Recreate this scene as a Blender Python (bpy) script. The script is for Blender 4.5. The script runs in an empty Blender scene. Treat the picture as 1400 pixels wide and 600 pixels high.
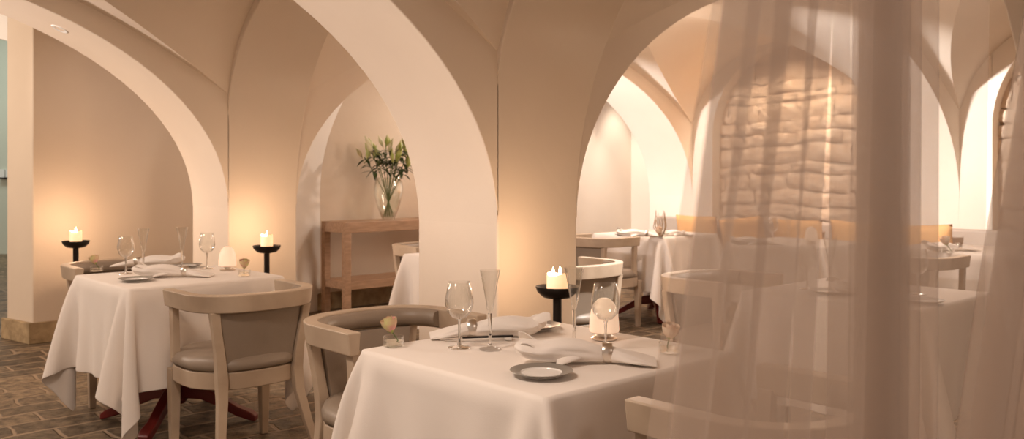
import bpy, bmesh, math, random
import numpy as np
from mathutils import Vector, Matrix
PI = math.pi
random.seed(4)
sc = bpy.context.scene
COL = sc.collection
ALPHA = math.radians(42.5)
U = Vector((math.cos(ALPHA), math.sin(ALPHA), 0)); V = Vector((-math.sin(ALPHA), math.cos(ALPHA), 0))
N3 = Vector((-.068, 4.1, 0))            # near corner of the central pier
CAM_H = 1.27
LU, TU = 5.5, .54                        # pitch of the piers and pier size along U
LV, TV = 2.88, .62                       # the same along V
WV = 4.27                                # the long back wall
def uv(u, v, z=0): return N3 + U*u + V*v + Vector((0, 0, z))
def P(px, py, z=.752):                   # a spot at height z seen in the photograph
    d = 1200*(CAM_H-z)/(py-240)
    return Vector(((px-700)/1200*d, d, z))

# ------------------------------------------------------------------ materials
def nt(name):
    m = bpy.data.materials.new(name); m.use_nodes = True
    t = m.node_tree
    for n in list(t.nodes):
        if n.type != 'OUTPUT_MATERIAL': t.nodes.remove(n)
    return m, t, [n for n in t.nodes if n.type == 'OUTPUT_MATERIAL'][0]
def node(t, typ, **kw):
    n = t.nodes.new(typ)
    for k, v in kw.items():
        if k.startswith('i_'):
            key = k[2:]
            n.inputs[int(key) if key.isdigit() else key.replace('_', ' ')].default_value = v
        else: setattr(n, k, v)
    return n
def c4(c): return (c[0], c[1], c[2], 1)
def principled(name, col, rough=.6, col2=None, scale=8, bump=0, bscale=40, metal=0, sheen=0, emis=None, estr=0, trans=0, stretch=None, detail=4, sub=0, spec=.5):
    m, t, out = nt(name)
    b = node(t, 'ShaderNodeBsdfPrincipled', i_Roughness=rough, i_Metallic=metal)
    b.inputs['Base Color'].default_value = c4(col)
    b.inputs['Specular IOR Level'].default_value = spec
    if sheen: b.inputs['Sheen Weight'].default_value = sheen
    if sub:
        b.inputs['Subsurface Weight'].default_value = sub; b.inputs['Subsurface Radius'].default_value = (.03, .015, .008)
    if emis: b.inputs['Emission Color'].default_value = c4(emis); b.inputs['Emission Strength'].default_value = estr
    t.links.new(b.outputs[0], out.inputs[0])
    tc = node(t, 'ShaderNodeTexCoord'); mp = node(t, 'ShaderNodeMapping')
    if stretch: mp.inputs['Scale'].default_value = stretch
    t.links.new(tc.outputs['Object'], mp.inputs[0])
    if col2:
        nz = node(t, 'ShaderNodeTexNoise', i_Scale=scale, i_Detail=detail)
        t.links.new(mp.outputs[0], nz.inputs['Vector'])
        mx = node(t, 'ShaderNodeMix', data_type='RGBA'); mx.inputs[6].default_value = c4(col); mx.inputs[7].default_value = c4(col2)
        rp = node(t, 'ShaderNodeMapRange'); rp.inputs[1].default_value = .35; rp.inputs[2].default_value = .65
        t.links.new(nz.outputs[0], rp.inputs[0]); t.links.new(rp.outputs[0], mx.inputs[0]); t.links.new(mx.outputs[2], b.inputs['Base Color'])
    if bump:
        nb = node(t, 'ShaderNodeTexNoise', i_Scale=bscale, i_Detail=5.0)
        t.links.new(mp.outputs[0], nb.inputs['Vector'])
        bp = node(t, 'ShaderNodeBump', i_Strength=bump, i_Distance=.01)
        t.links.new(nb.outputs[0], bp.inputs['Height']); t.links.new(bp.outputs[0], b.inputs['Normal'])
    return m
def glass_mat(name, tint=(.97, .97, .96), refl=.95, base=.02):
    m, t, out = nt(name)
    tr = node(t, 'ShaderNodeBsdfTransparent'); tr.inputs[0].default_value = c4(tint)
    gl = node(t, 'ShaderNodeBsdfGlossy', i_Roughness=.03); gl.inputs[0].default_value = (1, 1, 1, 1)
    fr = node(t, 'ShaderNodeMath', operation='POWER'); fr.inputs[1].default_value = 2.0
    lw = node(t, 'ShaderNodeLayerWeight', i_Blend=.5); t.links.new(lw.outputs['Facing'], fr.inputs[0])
    ad = node(t, 'ShaderNodeMath', operation='MULTIPLY_ADD'); ad.inputs[1].default_value = refl; ad.inputs[2].default_value = base; ad.use_clamp = True
    mx = node(t, 'ShaderNodeMixShader')
    t.links.new(fr.outputs[0], ad.inputs[0]); t.links.new(ad.outputs[0], mx.inputs[0]); t.links.new(tr.outputs[0], mx.inputs[1]); t.links.new(gl.outputs[0], mx.inputs[2]); t.links.new(mx.outputs[0], out.inputs[0])
    return m
def sheer_mat(name, col, alpha):
    m, t, out = nt(name)
    tr = node(t, 'ShaderNodeBsdfTransparent')
    df = node(t, 'ShaderNodeBsdfDiffuse'); df.inputs[0].default_value = c4(col)
    tl = node(t, 'ShaderNodeBsdfTranslucent'); tl.inputs[0].default_value = c4(col)
    m1 = node(t, 'ShaderNodeMixShader'); m1.inputs[0].default_value = .5
    mx = node(t, 'ShaderNodeMixShader')
    L = t.links.new
    mx.inputs[0].default_value = alpha
    L(df.outputs[0], m1.inputs[1]); L(tl.outputs[0], m1.inputs[2]); L(tr.outputs[0], mx.inputs[1]); L(m1.outputs[0], mx.inputs[2]); L(mx.outputs[0], out.inputs[0])
    return m
def emit_mat(name, col, s):
    m, t, out = nt(name)
    e = node(t, 'ShaderNodeEmission', i_Strength=s); e.inputs[0].default_value = c4(col)
    t.links.new(e.outputs[0], out.inputs[0]); return m

plaster = principled('warm_plaster', (.71, .60, .48), .85, (.675, .565, .45), 1.3, .12, 18, spec=.2)
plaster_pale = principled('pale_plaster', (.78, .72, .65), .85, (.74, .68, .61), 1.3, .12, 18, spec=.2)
green_plaster = principled('green_plaster', (.60, .63, .54), .9, (.56, .60, .52), 1)
skirt_stone = principled('skirting_stone', (.48, .35, .20), .8, (.27, .19, .10), 9, .9, 30)
wood = principled('limed_wood', (.54, .43, .32), .5, (.42, .32, .23), 5, .15, 12, stretch=(1, 1, 1))
oak = principled('oak', (.47, .30, .19), .5, (.34, .21, .125), 3, .2, 30, stretch=(2, 14, 14))
leather = principled('taupe_leather', (.30, .24, .185), .42, (.26, .205, .155), 4, .06, 120)
maroon = principled('maroon_lacquer', (.16, .018, .014), .3)
linen = principled('white_linen', (.85, .79, .73), .85, (.82, .76, .70), 3, .06, 300, sheen=.15, spec=.15)
napkin_m = principled('napkin_linen', (.84, .79, .74), .85, None, 8, .12, 200, spec=.15)
porcelain = principled('porcelain', (.80, .78, .75), .18)
rim_grey = principled('grey_rim', (.30, .28, .25), .35, metal=.3)
silver = principled('silver', (.80, .74, .67), .28, metal=1)
iron = principled('black_iron', (.012, .009, .008), .35)
black_handle = principled('black_handle', (.012, .008, .007), .3)
steel = principled('blade_steel', (.8, .75, .68), .2, metal=1)
wax = principled('candle_wax', (.9, .82, .7), .5, emis=(1, .55, .25), estr=1.0, sub=.3)  # emission stands in for flame light glowing through the wax
flame_m = emit_mat('candle_flame', (1, .72, .36), 45)
shade_m = principled('lamp_glass', (.9, .75, .6), .4, emis=(1, .68, .47), estr=.5)
glass = glass_mat('clear_glass')
water_glass = glass_mat('thick_glass', (.96, .97, .95), 1.0, .05)
m_, t_, o_ = nt('solid_glass'); g_ = node(t_, 'ShaderNodeBsdfPrincipled', i_Roughness=.02, i_IOR=1.45); g_.inputs['Base Color'].default_value = (.98, .98, .97, 1); g_.inputs['Transmission Weight'].default_value = 1
t_.links.new(g_.outputs[0], o_.inputs[0]); solid_glass = m_
petal = principled('rose_petal', (.74, .36, .34), .6, (.66, .64, .30), 26, sub=.1)
petal_w = principled('pale_petal', (.8, .66, .5), .6, (.75, .5, .35), 20)
green = principled('leaf_green', (.035, .06, .02), .5, (.055, .085, .025), 14)
bud_green = principled('bud_green', (.34, .42, .10), .5, (.5, .5, .2), 16)
bud_white = principled('bud_cream', (.66, .6, .4), .5, (.5, .5, .25), 16)
stem_green = principled('stem_green', (.12, .16, .05), .5)
twig = principled('twig', (.5, .36, .24), .7)
orange_fab = principled('orange_fabric', (.66, .34, .12), .8, (.6, .3, .1), 8, .2, 200)
bench_fab = principled('bench_fabric', (.36, .28, .21), .7, None, 8, .2, 150)
sheer = sheer_mat('sheer_curtain_cloth', (.60, .485, .40), .37)
white_metal = principled('white_enamel', (.8, .8, .78), .4)

def floor_mat():
    m, t, out = nt('stone_paving'); L = t.links.new
    b = node(t, 'ShaderNodeBsdfPrincipled', i_Roughness=.55); b.inputs['Specular IOR Level'].default_value = .35
    L(b.outputs[0], out.inputs[0])
    tc = node(t, 'ShaderNodeTexCoord')
    n1 = node(t, 'ShaderNodeTexNoise', i_Scale=3.2, i_Detail=3.0); L(tc.outputs['Object'], n1.inputs['Vector'])
    sub = node(t, 'ShaderNodeVectorMath', operation='SUBTRACT'); sub.inputs[1].default_value = (.5, .5, .5); L(n1.outputs['Color'], sub.inputs[0])
    scl = node(t, 'ShaderNodeVectorMath', operation='SCALE'); scl.inputs['Scale'].default_value = .115; L(sub.outputs[0], scl.inputs[0])
    add = node(t, 'ShaderNodeVectorMath', operation='ADD'); L(tc.outputs['Object'], add.inputs[0]); L(scl.outputs[0], add.inputs[1])
    mp = node(t, 'ShaderNodeMapping'); mp.inputs['Rotation'].default_value = (0, 0, -ALPHA); L(add.outputs[0], mp.inputs[0])
    br = node(t, 'ShaderNodeTexBrick', offset=.43, squash=1.35, squash_frequency=3)
    br.inputs['Color1'].default_value = (0, 0, 0, 1); br.inputs['Color2'].default_value = (1, 1, 1, 1); br.inputs['Mortar'].default_value = (.5, .5, .5, 1)
    br.inputs['Scale'].default_value = 1; br.inputs['Mortar Size'].default_value = .014; br.inputs['Mortar Smooth'].default_value = .6
    br.inputs['Brick Width'].default_value = .32; br.inputs['Row Height'].default_value = .20; L(mp.outputs[0], br.inputs[0])
    n2 = node(t, 'ShaderNodeTexNoise', i_Scale=15.0, i_Detail=8.0, i_Roughness=.7); L(tc.outputs['Object'], n2.inputs['Vector'])
    mr2 = node(t, 'ShaderNodeMapRange'); mr2.inputs[1].default_value = .36; mr2.inputs[2].default_value = .66; L(n2.outputs[0], mr2.inputs[0])
    mA = node(t, 'ShaderNodeMix', data_type='RGBA'); mA.inputs[6].default_value = (.075, .05, .03, 1); mA.inputs[7].default_value = (.34, .25, .155, 1); L(mr2.outputs[0], mA.inputs[0])
    mB = node(t, 'ShaderNodeMix', data_type='RGBA', blend_type='MULTIPLY'); mB.inputs[0].default_value = .75
    rc = node(t, 'ShaderNodeMapRange'); rc.inputs[3].default_value = .4; rc.inputs[4].default_value = 1.25; L(br.outputs['Color'], rc.inputs[0])
    L(mA.outputs[2], mB.inputs[6]); L(rc.outputs[0], mB.inputs[7])
    mC = node(t, 'ShaderNodeMix', data_type='RGBA'); mC.inputs[7].default_value = (.36, .26, .17, 1); L(br.outputs['Fac'], mC.inputs[0]); L(mB.outputs[2], mC.inputs[6]); L(mC.outputs[2], b.inputs['Base Color'])
    h = node(t, 'ShaderNodeMath', operation='MULTIPLY_ADD'); h.inputs[1].default_value = -.9; L(br.outputs['Fac'], h.inputs[0]); L(n2.outputs[0], h.inputs[2])
    bp = node(t, 'ShaderNodeBump', i_Strength=.9, i_Distance=.018); L(h.outputs[0], bp.inputs['Height']); L(bp.outputs[0], b.inputs['Normal'])
    return m
def rubble_mat():
    m, t, out = nt('rough_stone_blocks'); L = t.links.new
    b = node(t, 'ShaderNodeBsdfPrincipled', i_Roughness=.85); L(b.outputs[0], out.inputs[0])
    tc = node(t, 'ShaderNodeTexCoord')
    n2 = node(t, 'ShaderNodeTexNoise', i_Scale=8.0, i_Detail=10.0, i_Roughness=.68); L(tc.outputs['Object'], n2.inputs['Vector'])
    cr = node(t, 'ShaderNodeMapRange'); cr.inputs[1].default_value = .35; cr.inputs[2].default_value = .7; L(n2.outputs[0], cr.inputs[0])
    mA = node(t, 'ShaderNodeMix', data_type='RGBA'); mA.inputs[6].default_value = (.56, .37, .23, 1); mA.inputs[7].default_value = (.78, .60, .43, 1); L(cr.outputs[0], mA.inputs[0]); L(mA.outputs[2], b.inputs['Base Color'])
    bp = node(t, 'ShaderNodeBump', i_Strength=1.0, i_Distance=.05); L(n2.outputs[0], bp.inputs['Height']); L(bp.outputs[0], b.inputs['Normal'])
    return m

# ------------------------------------------------------------------ mesh helpers
def mesh(name, verts, faces, mat, parent=None, smooth=False, bevel=0, subsurf=0, sharp=40, seg=2):
    me = bpy.data.meshes.new(name)
    me.from_pydata([tuple(v) for v in verts], [], faces); me.update()
    bm = bmesh.new(); bm.from_mesh(me); bmesh.ops.recalc_face_normals(bm, faces=bm.faces); bm.to_mesh(me); bm.free()
    if smooth:
        me.shade_smooth()
        if sharp: me.set_sharp_from_angle(angle=math.radians(sharp))
    o = bpy.data.objects.new(name, me); COL.objects.link(o)
    if mat: me.materials.append(mat)
    if parent: o.parent = parent
    if bevel:
        b = o.modifiers.new('bevel', 'BEVEL'); b.width = bevel; b.segments = seg; b.limit_method = 'ANGLE'; b.angle_limit = math.radians(50)
        me.shade_smooth()
        b.harden_normals = True
    if subsurf:
        s = o.modifiers.new('sub', 'SUBSURF'); s.levels = subsurf; s.render_levels = subsurf
    return o
class MB:
    def __init__(s): s.v = []; s.f = []
    def add(s, vs, fs):
        k = len(s.v); s.v += [Vector(v) for v in vs]; s.f += [tuple(i+k for i in f) for f in fs]; return s
    def box(s, a, b):
        x0, y0, z0 = a; x1, y1, z1 = b
        return s.add([(x0,y0,z0),(x1,y0,z0),(x1,y1,z0),(x0,y1,z0),(x0,y0,z1),(x1,y0,z1),(x1,y1,z1),(x0,y1,z1)],
                     [(0,3,2,1),(4,5,6,7),(0,1,5,4),(1,2,6,5),(2,3,7,6),(3,0,4,7)])
    def loft(s, rings, close=True, caps=True):
        n = len(rings[0]); vs = [v for r in rings for v in r]; fs = []
        for k in range(len(rings)-1):
            for i in range(n if close else n-1):
                j = (i+1) % n; fs.append((k*n+i, k*n+j, (k+1)*n+j, (k+1)*n+i))
        if caps: fs += [tuple(range(n))[::-1], tuple(range((len(rings)-1)*n, len(rings)*n))]
        return s.add(vs, fs)
    def lathe(s, prof, n=32, c=(0, 0, 0), caps=False):
        rings = [[Vector((c[0]+r*math.cos(2*PI*i/n), c[1]+r*math.sin(2*PI*i/n), c[2]+z)) for i in range(n)] for r, z in prof]
        return s.loft(rings, True, caps)
    def tube(s, pts, rad, n=8):
        pts = [Vector(p) for p in pts]; rings = []
        for k, p in enumerate(pts):
            d = (pts[min(k+1, len(pts)-1)]-pts[max(k-1, 0)]).normalized()
            a = d.orthogonal().normalized() if k == 0 else (a - d*a.dot(d)).normalized()
            b = d.cross(a); r = rad[k] if isinstance(rad, (list, tuple)) else rad
            rings.append([p+a*r*math.cos(2*PI*i/n)+b*r*math.sin(2*PI*i/n) for i in range(n)])
        return s.loft(rings)
    def build(s, name, mat, parent=None, **kw): return mesh(name, s.v, s.f, mat, parent, **kw)
def rect_ring(c, w, d, ang=0):
    c = Vector(c); ca, sa = math.cos(ang), math.sin(ang)
    return [c+Vector((x*ca-y*sa, x*sa+y*ca, 0)) for x, y in ((-w/2,-d/2),(w/2,-d/2),(w/2,d/2),(-w/2,d/2))]
def struct(o): o['kind'] = 'structure'; return o
def tag(o, label, cat, group=None):
    o['label'] = label; o['category'] = cat
    if group: o['group'] = group
    elif 'group' in o: del o['group']
    return o
def empty(name, loc=(0, 0, 0), rz=0):
    o = bpy.data.objects.new(name, None); COL.objects.link(o); o.location = loc; o.rotation_euler = (0, 0, rz)
    o.empty_display_size = .05
    return o
def copy_tree(o, parent=None):
    c = o.copy(); COL.objects.link(c); c.parent = parent
    for ch in list(o.children): copy_tree(ch, c)
    return c
USED = set()
def place(proto, loc, rz, label, cat, group=None, scale=None):
    if proto.name in USED: o = copy_tree(proto)
    else: o = proto; USED.add(proto.name)
    o.location = loc; o.rotation_euler = (0, 0, rz)
    if scale: o.scale = (scale,)*3
    tag(o, label, cat, group); return o

# ------------------------------------------------------------------ the room
TOP = 3.0
def slab(name, pts, z0, z1, mat, bevel=.012, **kw):
    n = len(pts); vs = [Vector((p[0], p[1], z0)) for p in pts]+[Vector((p[0], p[1], z1)) for p in pts]
    fs = [tuple(range(n))[::-1], tuple(range(n, 2*n))]+[(i, (i+1) % n, n+(i+1) % n, n+i) for i in range(n)]
    return struct(mesh(name, vs, fs, mat, bevel=bevel, **kw))
def q(u0, u1, v0, v1): return [uv(u0, v0), uv(u1, v0), uv(u1, v1), uv(u0, v1)]

fl = slab('floor', [(-16, -4), (12, -4), (12, 18), (-16, 18)], -.1, 0, floor_mat(), bevel=0)
trim_n = [0]
def tname():
    trim_n[0] += 1; return 'trim_%d' % trim_n[0]
def pier(i, j):
    slab(tname(), q(i*LU, i*LU+TU, j*LV, j*LV+TV), 0, TOP, plaster)
def arch(a0, a1, b0, b1, z0, rise, along_u=True, n=48, mat=None, far=None):
    """a wall strip over an elliptical arch between a0..a1, from b0 to b1 thick"""
    h = (a1-a0)/2; pt = (lambda a, b, z: uv(a, b, z)) if along_u else (lambda a, b, z: uv(b, a, z))
    rows = [[], [], [], []]
    for k in range(n+1):
        th = PI*k/n; a = a0+h-h*math.cos(th); z = z0+rise*math.sin(th); zf = far[0]+far[1]*math.sin(th) if far else z
        rows[0].append(pt(a, b0, TOP)); rows[1].append(pt(a, b0, z)); rows[2].append(pt(a, b1, zf)); rows[3].append(pt(a, b1, TOP))
    vs = [v for r in rows for v in r]; m = n+1; fs = []
    for k in range(n):
        for r in range(4):
            s = (r+1) % 4; fs.append((r*m+k, r*m+k+1, s*m+k+1, s*m+k))
    return struct(mesh(tname(), vs, fs, mat or plaster, smooth=True, sharp=35, bevel=.008))
def hz(x): x = min(x, 2-x); return 1.85+.82*(1-(1-x)**2)
def vault(i, j, n=44):
    u0, u1, v0, v1 = i*LU+TU, (i+1)*LU, j*LV+TV, (j+1)*LV
    vs, fs, idx = [], [], {}
    def vert(a, b, reg):
        if (a, b, reg) not in idx:
            x, y = 2*a/n, 2*b/n
            p = min(y, 2-y); f = (hz(p)-1.72)/.95; yy = 0 if p <= 0 else 1-math.sqrt(max(0, 1-f*f))   # the groins fall on the diagonals of this grid
            if y > 1: yy = 2-yy
            idx[(a, b, reg)] = len(vs); vs.append(uv(u0+(u1-u0)*x/2, v0+(v1-v0)*yy/2, max(hz(x), hz(y))))
        return idx[(a, b, reg)]
    for a in range(n):
        for b in range(n):
            diag = (a < n/2) == (b < n/2)
            qs = [(a, b), (a+1, b), (a+1, b+1), (a, b+1)]
            tr = [(0, 1, 2), (0, 2, 3)] if diag else [(0, 1, 3), (1, 2, 3)]
            for t in tr:
                cx = sum(qs[k][0] for k in t)/3; cy = sum(qs[k][1] for k in t)/3
                r = (cx > cy)*2+(cx+cy > n)
                fs.append(tuple(vert(*qs[k], r) for k in t))
    return struct(mesh('ceiling', vs, fs, plaster, smooth=True, sharp=0))
for i in (-1, 0, 1):
    for j in (-1, 0, 1): pier(i, j)
for j in (-1, 0, 1):
    for i in (-1, 0):
        arch(i*LU+TU, (i+1)*LU, j*LV, j*LV+TV, 1.04, 1.48)
for i in (-1, 0):
    for j in (-1, 0):
        arch(j*LV+TV, (j+1)*LV, i*LU, i*LU+TU, 1.65, .95, False, far=(1.05, 1.52)); vault(i, j)
for j in (-1, 0):
    v0, v1 = j*LV+TV+.16, (j+1)*LV-.27
    arch(v0, v1, LU, LU+TU, 1.70, .93, False)
    slab(tname(), q(LU, LU+TU, j*LV+TV-.01, v0), 0, TOP, plaster); slab(tname(), q(LU, LU+TU, v1, (j+1)*LV+.01), 0, TOP, plaster)
# stone filling of the end bays, recessed under the arches, built of real blocks
def rubble(name, v0, v1):
    rnd = random.Random(7); m = MB(); z = 0
    u = LU+.15
    m.add([uv(u+.03, v0, 0), uv(u+.03, v1, 0), uv(u+.2, v1, 0), uv(u+.2, v0, 0), uv(u+.03, v0, TOP), uv(u+.03, v1, TOP), uv(u+.2, v1, TOP), uv(u+.2, v0, TOP)],
          [(0,1,5,4),(1,2,6,5),(2,3,7,6),(3,0,4,7),(4,5,6,7),(0,3,2,1)])
    while z < TOP-.05:
        h = rnd.uniform(.07, .21); v = v0-rnd.uniform(0, .2)
        while v < v1:
            w = rnd.uniform(.12, .5); a, b = max(v, v0), min(v+w, v1)
            if b-a > .03:
                g = .004; nx, nz = 7, 5; d0 = rnd.uniform(0, .016); ring = []
                for kz in range(nz+1):
                    for kx in range(nx+1):
                        fx, fz = kx/nx, kz/nz
                        edge = min(fx, 1-fx)*2*nx/2.2; ez = min(fz, 1-fz)*2*nz/2.0
                        dep = .006 if min(edge, ez) < .01 else rnd.uniform(-.012, .008)-d0
                        vv = a+g+(b-a-2*g)*fx; ring.append(uv(u+dep, vv+rnd.uniform(-.012, .012), z+g+(h-2*g)*fz+rnd.uniform(-.012, .012)+.022*math.sin(3.1*vv+2.3*z)+.012*math.sin(9*vv+5*z)))
                m.add(ring, [(r*(nx+1)+c, r*(nx+1)+c+1, (r+1)*(nx+1)+c+1, (r+1)*(nx+1)+c) for r in range(nz) for c in range(nx)])
            v += w
        z += h
    return struct(m.build(name, RUB, smooth=True, sharp=0))
RUB = rubble_mat()
rubble('wall_stone_niche', TV, LV)
rubble('wall_stone_niche_right', -LV+TV, 0)
# long back wall with its free end on the left
E0 = Vector((-3.62, 6.63, 0)); E1 = Vector((-3.95, 6.865, 0))
slab('wall_back', [E0, uv(6.4, WV), uv(6.4, WV+.5), E1+V*.1+U*.1, E1], 0, 3.4, plaster)
d1 = (E0-E1).normalized(); nrm = Vector((d1.y, -d1.x, 0))
slab('baseboard_back', [E1+nrm*.03-d1*.03, E0+nrm*.035+d1*.012, uv(6.4, WV-.035), uv(6.4, WV-.001), E0+Vector((0, -.002, 0)), E1+nrm*.001-d1*.03], 0, .16, skirt_stone, bevel=.006)
slab('ceiling_back', q(-6.5, 6.4, LV+TV, WV+.4), 2.72, 3.0, plaster, bevel=0)
slab('wall_end', q(LU+.6, LU+.9, -4.5, WV+.3), 0, TOP, plaster, bevel=0)
# splayed reveal behind the second pier, leaning into the vault
K = uv(1.54, WV-.01); rings = []
for k in range(25):
    z = 3.0*k/24; g = max(0, z-1.1); s = .32*g*g
    a = K+U*s; b = Vector((-2.12, 7.55, 0))+U*s*1.2
    rings.append([Vector((p.x, p.y, z)) for p in (a, b, b-U*.5, a-U*.9)])
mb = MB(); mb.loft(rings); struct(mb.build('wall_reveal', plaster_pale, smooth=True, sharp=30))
# passage seen past the free end of the wall
slab('wall_passage', [(-13, 14.2), (-4, 14.2), (-4, 14.5), (-13, 14.5)], 0, 4.5, green_plaster, bevel=0)
ar = []
m = MB()
for k in range(33):
    x = -9.6+4.8*k/32; zz = 2.05+.95*math.sqrt(max(0, 1-((x+7.2)/2.4)**2))
    ar.append((x, zz))
rows = [[Vector((x, y, z)) for x, z in ar] for y in (10.0, 10.5)]
tops = [[Vector((x, y, 4.5)) for x, z in ar] for y in (10.0, 10.5)]
m.loft([tops[0], rows[0], rows[1], tops[1]], close=False, caps=False)
m.box((-13, 10, 0), (-9.6, 10.5, 4.5)); m.box((-4.8, 10, 0), (-4.0, 10.5, 4.5))
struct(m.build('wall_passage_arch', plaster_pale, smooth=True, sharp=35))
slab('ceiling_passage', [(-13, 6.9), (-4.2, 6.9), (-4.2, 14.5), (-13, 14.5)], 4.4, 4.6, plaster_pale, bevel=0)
rk = empty('wall_rack', (-8.12, 14.2, 1.24)); tag(rk, 'small white rack with a dark bar on the green passage wall at the far left', 'rack')
MB().box((-.13, -.10, -.02), (.16, 0, .0)).build('shelf', black_handle, rk)
for x in (-.1, 0, .1): MB().box((x-.04, -.06, .0), (x+.04, -.01, .13)).build('panel', white_metal, rk, bevel=.004)

# ------------------------------------------------------------------ chair
def bezier_u(w=.27, yf=.15, yb=-.27, r=.19, n=12):
    """plan of the curved top rail, from the left arm tip round the back to the right arm tip"""
    pts = [Vector((-w, yf, 0)), Vector((-w, (yf+yb+r)/2, 0))]
    for k in range(n+1):
        a = PI+PI/2*k/n; pts.append(Vector((-w+r+r*math.cos(a), yb+r+r*math.sin(a)*1.0, 0)))
    pts.append(Vector((0, yb-.012, 0)))
    return pts+[Vector((-p.x, p.y, 0)) for p in pts[-2::-1]]
def sweep_plan(path, prof):
    """prof: list of (offset outward, z); path in plan"""
    rings = []
    for k, p in enumerate(path):
        d = (path[min(k+1, len(path)-1)]-path[max(k-1, 0)]).normalized(); nn = Vector((-d.y, d.x, 0))*-1
        rings.append([p+nn*-o*-1+Vector((0, 0, z)) if False else p+nn*o+Vector((0, 0, z)) for o, z in prof])
    return rings
def make_chair():
    t = empty('tub_chair')
    path = bezier_u()
    # outward is to the right of travel for this path
    rail = MB().loft(sweep_plan(path, [(.018, .685), (-.018, .685), (-.024, .762), (.028, .762)]))
    rail.build('top_rail', wood, t, bevel=.006)
    # leather roll on the inside of the rail
    n = len(path); sub = path[2:n-2]
    MB().loft(sweep_plan(sub, [(-.022, .69), (-.045, .70), (-.052, .725), (-.045, .748), (-.024, .755)])).build('rail_padding', leather, t, smooth=True, sharp=60)
    # tapered upholstered back between the rear posts
    rings = []
    for k in range(9):
        f = k/8; z = .425+f*.262; hw = .150+.045*f; y = -.200-.012*f
        row = []
        for i in range(13):
            x = -hw+2*hw*i/12; bow = (.012+.028*f)*(1-(x/hw)**2)
            row.append(Vector((x, y-bow*f-.004, z)))
        rings.append(row)
    back = [r+[Vector((p.x, p.y+.032, p.z)) for p in reversed(r)] for r in rings]
    MB().loft(back).build('backrest', leather, t, smooth=True, sharp=50, bevel=.003)
    # posts and legs: each rear leg runs from rail to floor in one sabre curve
    for s in (-1, 1):
        secs = [(.216, -.214, .688, .042), (.207, -.211, .62, .04), (.188, -.205, .50, .042), (.178, -.20, .40, .05), (.182, -.215, .30, .044), (.205, -.255, .16, .038), (.235, -.31, 0, .032)]
        MB().loft([rect_ring((s*x, y, z), w, w*.85, 0) for x, y, z, w in secs]).build('rear_leg', wood, t, bevel=.005)
        MB().loft([rect_ring((s*.257, .118, .70), .032, .042), rect_ring((s*.246, .125, .43), .032, .042)]).build('arm_post', wood, t, bevel=.004)
        MB().loft([rect_ring((s*.222, .205, z), w, w) for z, w in ((.39, .05), (.2, .044), (0, .034))]).build('front_leg', wood, t, bevel=.005)
    # seat frame: a rounded band, cushion above
    def outline(g):
        o = []
        for k in range(40):
            a = 2*PI*k/40; c, s_ = math.cos(a), math.sin(a)
            p = 3.2
            x = math.copysign(abs(c)**(2/p), c)*(.262+g); y = math.copysign(abs(s_)**(2/p), s_)*(.245+g)+.015
            if y < -.05: x *= 1-.22*(-.05-y)/.18
            o.append((x, y))
        return o
    MB().loft([[Vector((x, y, z)) for x, y in outline(0)] for z in (.345, .42)]).build('seat_frame', wood, t, bevel=.006, smooth=True)
    prof = [(-.01, .421), (.006, .432), (.008, .45), (-.004, .474), (-.04, .488), (-.12, .495)]
    MB().loft([[Vector((x, y, z)) for x, y in outline(g)] for g, z in prof]).build('seat_cushion', leather, t, smooth=True, sharp=60)
    return t
RZ = ALPHA
chair0 = make_chair()     # faces +Y locally; V direction is rotation ALPHA
fV, fmV, fU, fmU = RZ, RZ+PI, RZ-PI/2, RZ+PI/2

# ------------------------------------------------------------------ table and cloth
T = .78
def make_table():
    t = empty('pedestal_table')
    MB().box((-T/2+.01, -T/2+.01, .715), (T/2-.01, T/2-.01, .742)).build('tabletop', oak, t, bevel=.01)
    MB().lathe([(.03, .09), (.045, .11), (.038, .2), (.032, .4), (.034, .6), (.06, .69), (.09, .714)], 20, caps=True).build('pedestal', maroon, t, smooth=True)
    for k in range(4):
        a = PI/4+PI/2*k; d = Vector((math.cos(a), math.sin(a), 0)); p = Vector((-d.y, d.x, 0)); rr = []
        for r, z, w, h in ((.02, .16, .03, .04), (.12, .15, .028, .035), (.22, .105, .026, .03), (.31, .055, .026, .025), (.38, .032, .032, .022), (.41, .018, .026, .015)):
            c = d*r+Vector((0, 0, z)); rr.append([c-p*w-Vector((0, 0, h)), c+p*w-Vector((0, 0, h)), c+p*w+Vector((0, 0, h)), c-p*w+Vector((0, 0, h))])
            for v in rr[-1]: v.z = max(v.z, .002)
        MB().loft(rr).build('foot', maroon, t, bevel=.008)
    return t
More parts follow.
